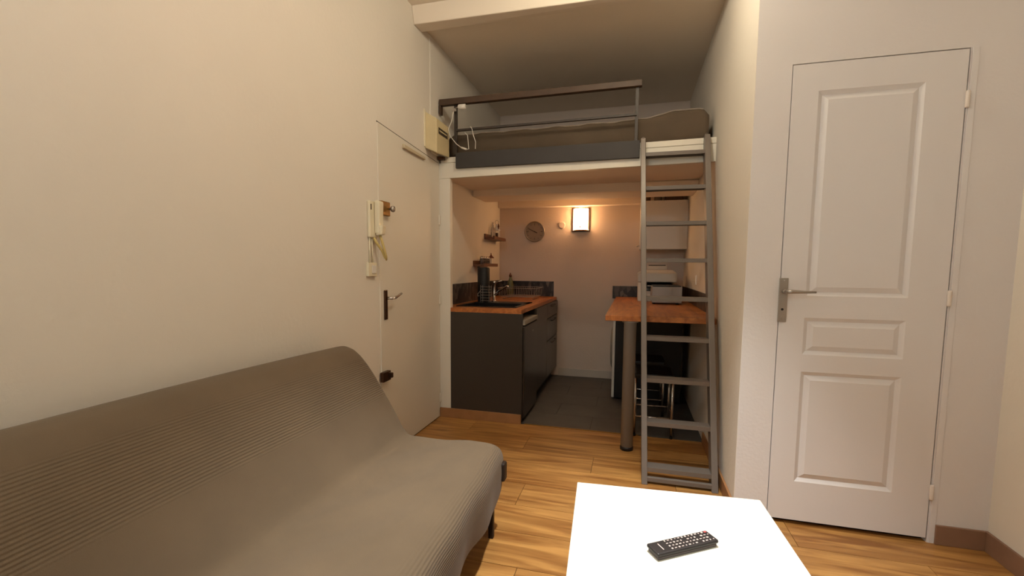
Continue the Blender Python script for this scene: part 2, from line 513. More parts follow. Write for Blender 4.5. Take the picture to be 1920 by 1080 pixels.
MB().box(0.030, 0.060, -0.850, -0.832, 0.52, 0.552).build('lock_turn', M['bronze'], ll, 0.004)

# ------------------------------------------------------------------ panelled door
d2 = thing('door_2', (DX0, DW, 0), 'white four-panel moulded door with a silver lever handle', None, None, 'structure')
ZB = 0.022
fy = DW - 0.004      # face of the leaf
xs = [DX0, 2.238, 2.628, DX1]
panels = [(0.212, 0.738), (0.818, 0.988), (1.088, 1.988)]
lf = MB()
zs = [ZB] + [v for p in panels for v in p] + [DH]
lf.box(xs[0], xs[1], fy, fy + 0.036, ZB, DH)
lf.box(xs[2], xs[3], fy, fy + 0.036, ZB, DH)
for i in range(0, len(zs), 2):
    lf.box(xs[1], xs[2], fy, fy + 0.036, zs[i], zs[i + 1])
lf.build('door_leaf', M['white_paint'], d2)
MB().box(DX0 - 0.003, DX1 + 0.006, DW + 0.06, DW + 0.07, 0.0, DH).build('door_gap_shade', gapm, d2)  # dark sheet in place of the unlit opening behind the leaf
for z0, z1 in panels:
    pm = MB()
    x0, x1 = xs[1], xs[2]
    g, dp = 0.017, 0.011

    def ring(o):
        return [(x0 + o, z0 + o), (x1 - o, z0 + o), (x1 - o, z1 - o), (x0 + o, z1 - o)]
    lv_ = [(0.0, 0.0), (g, dp), (2 * g + 0.006, 0.001)]
    for a, b in zip(lv_[:-1], lv_[1:]):
        A, B = ring(a[0]), ring(b[0])
        for i in range(4):
            j = (i + 1) % 4
            pm.face([(A[i][0], fy + a[1], A[i][1]), (A[j][0], fy + a[1], A[j][1]), (B[j][0], fy + b[1], B[j][1]), (B[i][0], fy + b[1], B[i][1])])
    B = ring(lv_[-1][0])
    pm.face([(p[0], fy + 0.001, p[1]) for p in B])
    pm.box(x0, x1, fy + 0.013, fy + 0.03, z0, z1)
    pm.build('moulded_panel', M['white_paint'], d2)
for z in (0.235, 1.09, 1.905):
    hm = MB().lathe([(0.006, -0.034), (0.0075, -0.03), (0.0075, 0.03), (0.006, 0.034)], (DX1 + 0.004, fy - 0.006, z), 'z', 10)
    hm.build('hinge', M['hinge_white'], d2)
hp = MB().box(2.127, 2.164, fy - 0.006, fy, 0.966, 1.168).build('handle_plate', M['steel'], d2, 0.002)
lv = MB().lathe([(0.010, 0), (0.010, -0.042)], (2.147, fy - 0.006, 1.107), 'y', 14)
lv.tube([(2.143, fy - 0.05, 1.107), (2.165, fy - 0.055, 1.108), (2.215, fy - 0.053, 1.107), (2.262, fy - 0.05, 1.107)], [0.0095, 0.0095, 0.0065, 0.005], 10)
lv.build('lever', M['steel'], hp)
MB().lathe([(0.0055, 0), (0.0055, -0.002)], (2.1445, fy - 0.006, 1.024), 'y', 12).build('keyhole', M['black'], hp)
for z in (0.982, 1.156):
    MB().lathe([(0.004, 0), (0.003, -0.002)], (2.1455, fy - 0.006, z), 'y', 10).build('screw', M['chrome'], hp)
# door lining right of the leaf
struct('trim_9', MB().box(DX1 + 0.012, DX1 + 0.034, DW - 0.0035, DW + 0.01, 0, DH + 0.006), M['white_paint'], 'narrow white jamb on the hinge side of the panelled door', 0.001)

# ------------------------------------------------------------------ left kitchen run
ep = box('end_panel', M['gloss_dark'], None, 0.094, 0.678, -0.004, 0.016, 0.03, 0.853, 0.001)
tag(ep, 'large dark gloss end panel closing the kitchen run beside the white post', 'panel')

fr = thing('fridge', (0.36, 0.27, 0), 'small dark under-counter fridge with a grey top edge, behind the end panel', 'fridge')
box('body', M['black'], fr, 0.12, 0.655, 0.022, 0.505, 0.02, 0.735)
dr = box('door', M['fridge'], fr, 0.655, 0.69, 0.022, 0.505, 0.035, 0.755, 0.004)
box('top_edge', M['fridge_grey'], fr, 0.15, 0.692, 0.022, 0.505, 0.765, 0.800, 0.003)
MB().box(0.6895, 0.6915, 0.30, 0.345, 0.685, 0.693).build('badge', M['steel'], dr)
for yy in (0.06, 0.46):
    for xx in (0.16, 0.62):
        MB().lathe([(0.018, 0.0005), (0.018, 0.02)], (xx, yy, 0), 'z', 10).build('foot', M['black'], fr)

cb = thing('drawer_cabinet', (0.36, 1.08, 0), 'dark grey kitchen cabinet with three drawers in the back left corner', 'cabinet')
box('carcass', M['gloss_dark'], cb, 0.08, 0.66, 0.52, D - 0.02, 0.10, 0.853)
box('plinth', M['black'], cb, 0.10, 0.62, 0.53, D - 0.03, 0.0006, 0.10)
for z0, z1 in ((0.11, 0.475), (0.483, 0.70), (0.708, 0.848)):
    d = box('drawer_front', M['gloss_dark'], cb, 0.66, 0.68, 1.02, D - 0.025, z0, z1, 0.002)
    hb = MB().tube([(0.68, 1.22, z1 - 0.03), (0.70, 1.22, z1 - 0.03), (0.70, 1.46, z1 - 0.03), (0.68, 1.46, z1 - 0.03)], 0.005, 8)
    hb.build('drawer_handle', M['dark_metal'], d)
box('door', M['gloss_dark'], cb, 0.66, 0.68, 0.52, 1.012, 0.11, 0.848, 0.002)

ZW = 0.886
wt = MB()
SX0, SX1, SY0, SY1 = 0.10, 0.585, 0.14, 0.70
wt.box(0.006, SX0, 0.0, D - 0.012, 0.854, ZW)
wt.box(SX1, 0.668, 0.0, D - 0.012, 0.854, ZW)
wt.box(SX0, SX1, 0.0, SY0, 0.854, ZW)
wt.box(SX0, SX1, SY1, D - 0.012, 0.854, ZW)
tag(wt.build('worktop', M['worktop'], None, 0.0), 'oiled beech worktop over the dark left kitchen cabinets', 'worktop')

sk = thing('sink', (0.34, 0.42, ZW), 'black sink set into the left wooden worktop', 'sink')
rm = MB()
rm.box(SX0 - 0.012, SX1 + 0.012, SY0 - 0.012, SY0 + 0.02, ZW, ZW + 0.006)
rm.box(SX0 - 0.012, SX1 + 0.012, 0.50, SY1 + 0.012, ZW, ZW + 0.006)
rm.box(SX0 - 0.012, SX0 + 0.02, SY0, SY1, ZW, ZW + 0.006)
rm.box(SX1 - 0.02, SX1 + 0.012, SY0, SY1, ZW, ZW + 0.006)
rm.build('rim', M['black_gloss'], sk)
bw = MB()
bx0, bx1, by0, by1, bz = SX0 + 0.02, SX1 - 0.02, SY0 + 0.02, 0.50, ZW - 0.078
bw.box(bx0, bx1, by0, by1, bz - 0.006, bz)
bw.box(bx0 - 0.006, bx0, by0, by1, bz, ZW); bw.box(bx1, bx1 + 0.006, by0, by1, bz, ZW)
bw.box(bx0, bx1, by0 - 0.006, by0, bz, ZW); bw.box(bx0, bx1, by1, by1 + 0.006, bz, ZW)
bw.build('bowl', M['black_gloss'], sk)
MB().lathe([(0.03, 0), (0.03, 0.003), (0.02, 0.004)], (0.34, 0.36, bz), 'z', 16).build('drain', M['chrome'], sk)

tp = thing('tap', (0.252, 0.645, ZW + 0.006), 'chrome mixer tap with a straight riser behind the black sink', 'tap')
MB().lathe([(0.024, 0), (0.024, 0.008), (0.013, 0.012), (0.012, 0.165), (0.015, 0.17), (0.015, 0.185), (0.010, 0.19)], (0.252, 0.645, ZW + 0.006), 'z', 16).build('riser', M['chrome'], tp)
MB().tube([(0.258, 0.640, ZW + 0.07), (0.32, 0.60, ZW + 0.11), (0.40, 0.55, ZW + 0.155), (0.42, 0.54, ZW + 0.15)], 0.009, 10).build('spout', M['chrome'], tp)
MB().tube([(0.258, 0.645, ZW + 0.185), (0.33, 0.63, ZW + 0.20)], [0.007, 0.005], 8).build('lever', M['chrome'], tp)

cn = thing('canister', (0.155, 0.60, ZW + 0.006), 'tall black canister standing behind the sink', 'canister')
MB().lathe([(0.054, 0), (0.056, 0.01), (0.056, 0.30), (0.052, 0.305), (0.052, 0.312)], (0.155, 0.63, ZW + 0.007), 'z', 24).build('body', M['matt_black'], cn)
MB().box(0.105, 0.115, 0.60, 0.64, ZW + 0.315, ZW + 0.33).build('tab', M['matt_black'], cn)
wr = thing('wire_rack', (0.20, 0.50, ZW + 0.006), 'small steel wire holder in front of the black canister', 'rack')
wm = MB()
for xx in (0.155, 0.175, 0.235, 0.255):
    wm.tube([(xx, 0.545, ZW + 0.007), (xx, 0.545, ZW + 0.16)], 0.0016, 5)
for k in range(6):
    zz = ZW + 0.02 + k * 0.025
    wm.tube([(0.155, 0.545, zz), (0.255, 0.545, zz)], 0.0014, 5)
    wm.tube([(0.155, 0.545, zz), (0.155, 0.565, zz), (0.255, 0.565, zz), (0.255, 0.545, zz)], 0.0012, 5)
wm.build('wire_grid', M['steel'], wr)
MB().tube([(0.155, 0.545, ZW + 0.11), (0.13, 0.535, ZW + 0.08), (0.135, 0.53, ZW + 0.06), (0.15, 0.535, ZW + 0.065)], 0.003, 6).build('hook', M['steel'], wr)

dk = thing('dish_rack', (0.37, 1.25, ZW), 'grey wire dish rack at the back of the left worktop', 'dish rack')
dm = MB()
x0, x1, y0, y1 = 0.19, 0.54, 1.05, 1.40
for zz, e in ((ZW + 0.028, 0.0), (ZW + 0.115, 0.02)):
    dm.tube([(x0 - e, y0 - e, zz), (x1 + e, y0 - e, zz), (x1 + e, y1 + e, zz), (x0 - e, y1 + e, zz), (x0 - e, y0 - e, zz)], 0.003, 6)
dm.build('frame', M['steel'], dk)
dm = MB()
for k in range(15):
    xx = x0 + (x1 - x0) * k / 14
    dm.tube([(xx, y0 - 0.02, ZW + 0.115), (xx, y0, ZW + 0.028), (xx, y1, ZW + 0.028), (xx, y1 + 0.02, ZW + 0.115)], 0.0017, 5)
for k in range(6):
    yy = y0 + (y1 - y0) * k / 5
    dm.tube([(x0 - 0.02, yy, ZW + 0.115), (x0, yy, ZW + 0.028), (x1, yy, ZW + 0.028), (x1 + 0.02, yy, ZW + 0.115)], 0.0017, 5)
tag(dm.build('wires', M['steel'], dk), None, kind='stuff')
for xx in (x0 + 0.02, x1 - 0.02):
    MB().tube([(xx, y0 + 0.04, ZW + 0.028), (xx, y0 + 0.03, ZW + 0.004), (xx, y1 - 0.03, ZW + 0.004), (xx, y1 - 0.04, ZW + 0.028)], 0.003, 6).build('foot', M['steel'], dk)

bt = thing('soap_bottle', (0.16, 1.55, ZW), 'clear green soap bottle with a red cap by the dark splashback', 'bottle')
MB().lathe([(0.034, 0), (0.036, 0.01), (0.036, 0.12), (0.030, 0.16), (0.013, 0.20), (0.012, 0.215)], (0.16, 1.55, ZW + 0.0005), 'z', 18).build('body', M['soap'], bt)
MB().lathe([(0.015, 0), (0.015, 0.022), (0.008, 0.03), (0.007, 0.045)], (0.16, 1.55, ZW + 0.216), 'z', 14).build('cap', M['red_brown'], bt)

sp_ = thing('splashback', (0.3, D, 0.89), 'dark stone mosaic splashback round the left worktop', 'splashback')
box('side_panel', M['mosaic'], sp_, 0.0, 0.008, 0.10, D, 0.888, 1.062)
box('back_panel', M['mosaic'], sp_, 0.008, 0.632, D - 0.010, D, 0.888, 1.055)

# ------------------------------------------------------------------ shelves on the left kitchen wall
def shelf(y0, y1, z, label):
    t = thing('picture_ledge', (0, (y0 + y1) / 2, z), label, 'shelf', 'wooden ledges on the kitchen wall')
    box('ledge', M['shelf_wood'], t, 0.0, 0.10, y0, y1, z, z + 0.020, 0.001)
    box('back_strip', M['shelf_wood'], t, 0.0, 0.014, y0, y1, z + 0.020, z + 0.055, 0.001)
    box('front_lip', M['shelf_wood'], t, 0.10, 0.112, y0, y1, z, z + 0.030, 0.001)
    return t
shelf(1.10, 1.52, 1.493, 'upper small wooden ledge shelf, holding a white lantern')
shelf(0.77, 1.22, 1.214, 'lower small wooden ledge shelf, holding a row of spice jars')
ZS = 1.235
for k, yy in enumerate((0.87, 0.94, 1.005, 1.06)):
    lab = ['spice jar with a shiny lid, leftmost of four on the lower ledge', 'spice jar with a shiny lid, second from the left on the lower ledge',
           'spice jar with a shiny lid, third from the left on the lower ledge', 'spice jar with a shiny lid, rightmost of four on the lower ledge'][k]
    if k == 0:
        j0 = thing('spice_jar', (0.055, yy, ZS), lab, 'jar', 'spice jars on the lower ledge')
        MB().lathe([(0.019, 0), (0.020, 0.004), (0.020, 0.048), (0.016, 0.054)], (0.055, yy, ZS), 'z', 16).build('jar', M['glass'], j0)
        MB().lathe([(0.0165, 0.002), (0.0165, 0.034)], (0.055, yy, ZS), 'z', 12).build('spice', M['spice'], j0)
        MB().lathe([(0.019, 0.054), (0.020, 0.058), (0.019, 0.07), (0.011, 0.078), (0.004, 0.081)], (0.055, yy, ZS), 'z', 16).build('lid', M['chrome'], j0)
    else:
        copy_tree(j0, (0, yy - 0.87, 0), lab)
mu = thing('mushroom_figure', (0.06, 1.15, ZS), 'small brown parasol-shaped figure right of the spice jars', 'figurine')
MB().lathe([(0.014, 0), (0.010, 0.006), (0.008, 0.06), (0.008, 0.07)], (0.06, 1.15, ZS), 'z', 12).build('stem', M['white_small'], mu)
MB().lathe([(0.008, 0.066), (0.032, 0.066), (0.030, 0.073), (0.014, 0.088), (0.006, 0.10), (0.004, 0.118)], (0.06, 1.15, ZS), 'z', 16).build('cap', M['red_brown'], mu)
ZU = 1.514
ln = thing('lantern', (0.055, 1.36, ZU), 'white house-shaped lantern with a ring handle on the upper ledge', 'lantern')
lm = MB()
lm.box(0.025, 0.085, 1.335, 1.395, ZU, ZU + 0.012)
for xx in (0.029, 0.077):
    for yy in (1.339, 1.387):
        lm.box(xx, xx + 0.006, yy, yy + 0.006, ZU + 0.012, ZU + 0.085)
lm.box(0.025, 0.085, 1.335, 1.395, ZU + 0.085, ZU + 0.095)
lm.build('frame', M['white_small'], ln)
MB().lathe([(0.036, 0.095), (0.020, 0.12), (0.016, 0.125), (0.014, 0.15), (0.004, 0.155)], (0.055, 1.365, ZU), 'z', 4, False).build('roof', M['white_small'], ln)
MB().lathe([(0.014, 0.012), (0.014, 0.06)], (0.055, 1.365, ZU), 'z', 12).build('candle', M['carton'], ln)
rg = [(0.055 + 0.02 * math.sin(a), 1.365, ZU + 0.172 + 0.022 * math.cos(a)) for a in [2 * PI * k / 14 for k in range(15)]]
MB().tube(rg, 0.0025, 6).build('ring_handle', M['steel'], ln)
MB().lathe([(0.004, 0.10), (0.011, 0.13), (0.004, 0.155)], (0.078, 1.352, ZU), 'z', 8).build('star', M['red_brown'], ln)
gv = thing('glass_vase', (0.04, 1.27, ZU), 'slim clear glass bottle left of the white lantern', 'bottle')
MB().lathe([(0.020, 0), (0.022, 0.006), (0.022, 0.09), (0.010, 0.12), (0.010, 0.16), (0.012, 0.165)], (0.04, 1.27, ZU), 'z', 16).build('body', M['glass'], gv)

# ------------------------------------------------------------------ back wall: clock, sconce, cover
ck = thing('wall_clock', (0.410, D, 1.606), 'round silver wall clock on the kitchen back wall', 'clock')
cy = D - 0.022
MB().lathe([(0.112, 0.022), (0.114, 0.002), (0.110, -0.004), (0.103, -0.004), (0.100, 0.006)], (0.410, D - 0.022, 1.606), 'y', 40).build('rim', M['clock_rim'], ck)
MB().lathe([(0.101, 0.010), (0.101, 0.003)], (0.410, D - 0.022, 1.606), 'y', 40, False).build('face', M['clock_face'], ck)
for k in range(12):
    a = 2 * PI * k / 12
    p, q = (0.078 if k % 3 else 0.068), 0.090
    MB().tube([(0.410 + p * math.sin(a), cy + 0.002, 1.606 + p * math.cos(a)), (0.410 + q * math.sin(a), cy + 0.002, 1.606 + q * math.cos(a))], 0.0022, 4).build('hour_mark', M['ink'], ck)
for nm, a, ln_, w_ in (('minute_hand', math.radians(296), 0.078, 0.003), ('hour_hand', math.radians(116), 0.032, 0.004)):
    MB().tube([(0.410, cy, 1.606), (0.410 + ln_ * math.sin(a), cy, 1.606 + ln_ * math.cos(a))], w_, 4).build(nm, M['ink'], ck)
MB().lathe([(0.006, 0), (0.006, -0.004)], (0.410, cy + 0.001, 1.606), 'y', 12).build('hub', M['ink'], ck)

sc = thing('wall_lamp', (0.92, D, 1.72), 'lit wall lamp with a curved opal glass on a brown plate', 'lamp')
box('back_plate', M['bronze'], sc, 0.822, 1.016, D - 0.012, D, 1.598, 1.858, 0.002)
gm = MB()
n = 16
for i in range(n):
    a0 = -1.0 + 2.0 * i / n; a1 = -1.0 + 2.0 * (i + 1) / n
    def gp(a, z, inset):
        return (0.919 + a * 0.080, D - 0.022 - 0.058 * math.cos(a * PI / 2) - inset, z)
    for (za, zb, ia, ib) in ((1.618, 1.64, 0.0, 0.004), (1.64, 1.82, 0.004, 0.004), (1.82, 1.842, 0.004, 0.0)):
        gm.face([gp(a0, za, ia), gp(a1, za, ia), gp(a1, zb, ib), gp(a0, zb, ib)], True)
glass = gm.build('glass_shade', M['sconce_glass'], sc)
sol = glass.modifiers.new('thick', 'SOLIDIFY'); sol.thickness = 0.004
hb_ = MB()
lo = [gp(-1.03 + 2.06 * i / n, 1.609, -0.006) for i in range(n + 1)]; hi = [(x, y, 1.6165) for x, y, z in lo]
hb_.face(lo); hb_.face(hi)
for i in range(n + 1):
    j = (i + 1) % (n + 1)
    hb_.face([lo[i], lo[j], hi[j], hi[i]])
hb_.build('glass_holder', M['bronze'], sc)
for xx in (0.838, 1.004):
    MB().tube([(xx, D - 0.012, 1.604), (xx, D - 0.034, 1.604), (xx, D - 0.034, 1.622)], 0.005, 8).build('clip', M['chrome'], sc)
MB().lathe([(0.008, 0), (0.008, -0.008), (0.003, -0.010)], (0.919, D - 0.083, 1.645), 'y', 12).build('knob', M['brass'], sc)

cv = tag(MB().lathe([(0.038, 0), (0.038, -0.006), (0.030, -0.010), (0.028, -0.010)], (0.712, D, 1.672), 'y', 28).build('cable_cover', M['wall_kitchen'], None),
         'small round wall cover between the clock and the lit lamp', 'cover')

# ------------------------------------------------------------------ right kitchen run
ZR = 0.903
rc = thing('breakfast_counter', (1.65, -0.2, 0), 'wooden counter on a thick grey round leg behind the ladder', 'counter')
box('counter_top', M['worktop'], rc, 1.312, W - 0.004, -0.33, D - 0.012, ZR - 0.036, ZR, 0.003)
lg = MB().lathe([(0.040, 0.018), (0.040, ZR - 0.05), (0.052, ZR - 0.046), (0.052, ZR - 0.037)], (1.470, -0.275, 0), 'z', 28)
lg.build('leg', M['leg_grey'], rc)
MB().lathe([(0.043, 0.0003), (0.043, 0.02), (0.040, 0.024)], (1.470, -0.275, 0), 'z', 28).build('foot_cap', M['black'], rc)
sp2 = thing('splashback', (1.6, D, ZR), 'dark mosaic splashback behind the printer', 'splashback')
box('back_panel', M['mosaic'], sp2, 1.274, W, D - 0.010, D, ZR - 0.02, 1.018)
box('side_panel', M['mosaic'], sp2, W - 0.008, W, 0.10, D - 0.010, ZR + 0.0005, 1.03)

wmch = thing('washing_machine', (1.6, 1.1, 0), 'washing machine with a white front and dark side under the counter', 'washing machine')
box('body', M['black'], wmch, 1.342, 1.915, 0.86, 1.46, 0.02, 0.85, 0.004)
wf = box('front_panel', M['appliance_white'], wmch, 1.318, 1.342, 0.86, 1.46, 0.022, 0.85, 0.006)
MB().lathe([(0.20, 0), (0.20, -0.012), (0.17, -0.024), (0.15, -0.024)], (1.318, 1.16, 0.44), 'x', 32).build('porthole', M['fridge_grey'], wmch)
MB().lathe([(0.022, 0), (0.020, -0.014)], (1.318, 0.98, 0.78), 'x', 16).build('dial', M['fridge_grey'], wmch)
for yy in (0.92, 1.40):
    for xx in (1.38, 1.87):
        MB().lathe([(0.02, 0.0006), (0.02, 0.02)], (xx, yy, 0), 'z', 10).build('foot', M['black'], wmch)

# printer
pr = thing('printer', (1.72, 1.2, ZR), 'white multifunction printer with a grey paper tray on the counter', 'printer')
b_ = MB()
b_.box(1.528, 1.575, 1.06, 1.46, ZR + 0.001, 1.08)
b_.box(1.575, 1.86, 1.24, 1.46, ZR + 0.001, 1.08)
b_.box(1.575, 1.86, 1.06, 1.24, ZR + 0.001, 1.00)
b_.build('body', M['printer_white'], pr, 0.004)
box('scanner', M['printer_white'], pr, 1.522, 1.868, 1.04, 1.47, 1.082, 1.165, 0.010)
lid = MB().quad8([(1.525, 1.05, 1.166), (1.865, 1.05, 1.166), (1.865, 1.46, 1.166), (1.525, 1.46, 1.166),
                  (1.585, 1.12, 1.194), (1.835, 1.12, 1.194), (1.835, 1.44, 1.194), (1.585, 1.44, 1.194)]).build('lid', M['printer_white'], pr, 0.006)
box('paper_support', M['printer_white'], pr, 1.62, 1.80, 1.40, 1.455, 1.195, 1.235, 0.004)
box('support_edge', M['ink'], pr, 1.63, 1.79, 1.402, 1.453, 1.2355, 1.243, 0.002)
ot = MB().quad8([(1.60, 0.98, 1.03), (1.85, 0.98, 1.03), (1.85, 1.235, 1.045), (1.60, 1.235, 1.045),
                 (1.60, 0.98, 1.045), (1.85, 0.98, 1.045), (1.83, 1.235, 1.075), (1.62, 1.235, 1.075)])
ot.build('output_tray', M['black'], pr, 0.003)
MB().box(1.61, 1.69, 0.972, 0.98, 1.048, 1.054).build('tray_stop', M['chrome'], pr)
tr = box('paper_cassette', M['printer_grey'], pr, 1.640, 1.885, 0.72, 1.055, ZR + 0.012, 1.052, 0.006)
box('cassette_lid', M['black'], pr, 1.648, 1.877, 0.735, 1.05, 1.0525, 1.062, 0.003)
for xx in (1.66, 1.85):
    MB().lathe([(0.012, 0.0005), (0.012, 0.014)], (xx, 0.76, ZR), 'z', 10).build('foot', M['black'], pr)

# wall cabinet
wc = thing('wall_cabinet', (1.76, D, 1.63), 'white wall cabinet above the printer', 'cabinet')
box('carcass', M['appliance_white'], wc, 1.552, W - 0.002, 1.43, D, 1.40, 1.878, 0.002)
dd = box('door', M['appliance_white'], wc, 1.534, 1.551, 1.43, D - 0.004, 1.40, 1.878, 0.002)
MB().lathe([(0.006, 0), (0.006, -0.014), (0.011, -0.018), (0.010, -0.026)], (1.534, 1.455, 1.432), 'x', 14).build('door_knob', M['chrome'], dd)
ZT = 1.879
t_ = thing('storage_box', (1.85, 1.50, ZT), 'dark brown box on top of the white wall cabinet', 'box')
box('carton', M['carton'], t_, 1.765, 1.93, 1.44, 1.56, ZT, 1.935, 0.003)
box('lid', M['carton'], t_, 1.760, 1.935, 1.435, 1.565, 1.9355, 1.945, 0.002)
t_ = thing('storage_can', (1.70, 1.5, ZT), 'tall grey canister left of the dark box on the wall cabinet', 'canister')
MB().lathe([(0.036, 0), (0.037, 0.005), (0.037, 0.085), (0.034, 0.088)], (1.700, 1.49, ZT), 'z', 18).build('body', M['grey_can'], t_)
MB().lathe([(0.038, 0.088), (0.038, 0.098), (0.03, 0.10)], (1.700, 1.49, ZT), 'z', 18).build('lid', M['fridge_grey'], t_)
t_ = thing('small_jar', (1.60, 1.48, ZT), 'small dark jar leftmost on top of the wall cabinet', 'jar')
MB().lathe([(0.022, 0), (0.024, 0.004), (0.024, 0.052)], (1.605, 1.48, ZT), 'z', 14).build('body', M['carton'], t_)
MB().lathe([(0.020, 0.052), (0.020, 0.066)], (1.605, 1.48, ZT), 'z', 14).build('lid', M['fridge_grey'], t_)

so = thing('wall_socket', (W, 0.70, 1.11), 'white wall socket on the alcove side wall above the counter', 'socket')
box('plate', M['white_small'], so, W - 0.008, W, 0.665, 0.745, 1.075, 1.155, 0.003)
MB().lathe([(0.024, 0), (0.022, -0.003)], (W - 0.008, 0.705, 1.115), 'x', 20).build('outlet', M['ivory'], so)

# ------------------------------------------------------------------ stools under the counter
def stool(x0, x1, y0, y1, h, label):
    t = thing('stool', ((x0 + x1) / 2, (y0 + y1) / 2, 0), label, 'stool', 'chrome stools under the counter')
    box('seat', M['black'], t, x0 - 0.01, x1 + 0.01, y0 - 0.01, y1 + 0.01, h - 0.035, h, 0.012)
    for xx in (x0, x1):
        for yy in (y0, y1):
            l = MB().tube([(xx, yy, 0.012), (xx, yy, h - 0.036)], 0.0095, 12).build('leg', M['chrome'], t)
            MB().lathe([(0.012, 0.0006), (0.012, 0.014)], (xx, yy, 0), 'z', 10).build('foot_cap', M['black'], l)
    for yy in (y0, y1):
        MB().tube([(x0, yy, 0.145), (x1, yy, 0.145)], 0.007, 8).build('stretcher', M['chrome'], t)
    for xx in (x0, x1):
        MB().tube([(xx, y0, 0.175), (xx, y1, 0.175)], 0.007, 8).build('stretcher', M['chrome'], t)
    return t
stool(1.520, 1.772, -0.005, 0.28, 0.46, 'chrome four-legged stool nearest the ladder, under the counter')
stool(1.440, 1.740, 0.45, 0.75, 0.46, 'chrome four-legged stool farther back, in front of the washing machine')

# ------------------------------------------------------------------ ladder
la = thing('loft_ladder', (1.76, -0.4, 0), 'grey ladder with nine flat treads leaning on the loft', 'ladder')
K = 0.34
y0f = -0.76
def lx(zz, side):
    return (1.558 - 0.027 * zz) if side < 0 else (1.957 - 0.009 * zz)
dz, dy = 1 / math.hypot(1, K), K / math.hypot(1, K)
for side in (-1, 1):
    zt = 2.085
    pts = []
    for zz in (0.0, zt):
        xi = lx(zz, side); xa, xb = (xi, xi + 0.032) if side < 0 else (xi - 0.034, xi)
        yf = y0f + K * zz
        dep = 0.095
        z_ = zz
        pts.append([(xa, yf, z_), (xb, yf, z_), (xb, yf + dep, z_), (xa, yf + dep, z_)])
    MB().quad8(pts[0] + pts[1]).build('rail', M['ladder'], la, 0.003)
for i in range(9):
    zz = 0.088 + 0.2365 * i
    yf = y0f + K * zz
    xa, xb = lx(zz, -1) + 0.031, lx(zz, 1) - 0.033
    tm = MB().box(xa, xb, yf + 0.002, yf + 0.080, zz - 0.010, zz)
    tm.box(xa, xb, yf + 0.002, yf + 0.010, zz - 0.024, zz - 0.010)
    tm.box(xa, xb, yf + 0.072, yf + 0.080, zz - 0.024, zz - 0.010)
    tm.build('tread', M['ladder'], la)
MB().box(lx(0.02, -1) + 0.028, lx(0.02, 1) - 0.028, y0f + 0.012, y0f + 0.034, 0.014, 0.040).build('foot_bar', M['ladder'], la, 0.003)
for side in (-1, 1):
    xi = lx(2.07, side); xm = xi + 0.016 if side < 0 else xi - 0.017
    MB().tube([(xm, -0.05, 2.05), (xm, -0.012, 2.095), (xm, 0.05, 2.098)], 0.008, 8).build('hook', M['ladder'], la)

# ------------------------------------------------------------------ loft railing, bed, clip lamp
gr = thing('guard_rail', (0.8, -0.02, 2.05), 'dark loft railing with a thick handrail and grey lower board', 'railing')
def slab(x0, x1, ya, yb, za0, za1, zb0, zb1):
    return MB().quad8([(x0, ya, za0), (x1, ya, zb0), (x1, yb, zb0), (x0, yb, za0), (x0, ya, za1), (x1, ya, zb1), (x1, yb, zb1), (x0, yb, za1)])
slab(0.150, 1.497, -0.032, -0.0075, 1.956, 2.070, 1.962, 2.078).build('toe_board', M['grey_board'], gr, 0.002)
slab(0.016, 1.500, -0.030, 0.012, 2.428, 2.474, 2.438, 2.479).build('handrail', M['rail_wood'], gr, 0.003)
slab(0.014, 0.030, -0.030, 0.012, 2.365, 2.428, 2.365, 2.428).build('wall_bracket', M['rail_wood'], gr, 0.002)
slab(0.150, 1.470, -0.020, 0.000, 2.232, 2.248, 2.248, 2.262).build('middle_bar', M['dark_metal'], gr, 0.001)
for xx, zt in ((0.140, 2.429), (1.470, 2.437)):
    MB().box(xx - 0.011, xx + 0.011, -0.0065, 0.014, 2.065, zt).build('post', M['dark_metal'], gr, 0.001)

bd = thing('loft_bed', (1.0, 0.85, 2.07), 'mattress in a taupe cover lying on the loft', 'bed')
mm = MB()
nx, ny = 60, 20
bx0, bx1, by0, by1 = 0.05, 1.945, 0.09, 1.50
def bed_top(x, yv):
    t = (x - 1.52) / 0.42
    hump = 0.055 * (1 / (1 + math.exp(-(x - 1.62) * 16)))
    return 2.238 + 0.010 * x + hump * math.exp(-((yv - 0.3) / 0.5) ** 2) + 0.004 * math.sin(x * 23) * math.exp(-(yv / 0.3) ** 2)
prof = []
def bed_pt(u, k):
    x = bx0 + (bx1 - bx0) * u
    zt = bed_top(x, by0)
    wob = 0.006 * math.sin(x * 9) + 0.005 * math.sin(x * 31 + k)
    er = max(0.0, (u - 0.97) / 0.03); el = max(0.0, (0.02 - u) / 0.02)
    zt -= 0.05 * (er ** 2) + 0.02 * el ** 2
    pr_ = [(by0 + 0.012, 2.075), (by0 - 0.004 + wob * 0.5, 2.10), (by0 - 0.012 + wob, 2.13), (by0 - 0.010 - wob * 0.7, 2.165), (by0 - 0.010 + wob * 0.5, zt - 0.035),
           (by0 - 0.002, zt - 0.012), (by0 + 0.018, zt), (by0 + 0.08, zt + 0.004), (by0 + 0.5, zt + 0.004), (by1, zt - 0.01), (by1 + 0.01, 2.075)]
    return (x, pr_[k][0], pr_[k][1])
K2 = 11
base = 0
for i in range(nx + 1):
    for k in range(K2):
        mm.v.append(bed_pt(i / nx, k))
for i in range(nx):
    for k in range(K2 - 1):
        a = i * K2 + k
        mm.f.append([a, a + K2, a + K2 + 1, a + 1]); mm.smooth.append(True)
mm.f.append([k for k in range(K2)]); mm.smooth.append(False)
mm.f.append([nx * K2 + k for k in range(K2)][::-1]); mm.smooth.append(False)
mm.f.append([i * K2 for i in range(nx + 1)] + [i * K2 + K2 - 1 for i in range(nx, -1, -1)]); mm.smooth.append(False)
mm.build('mattress_cover', M['mattress'], bd)
pp = []
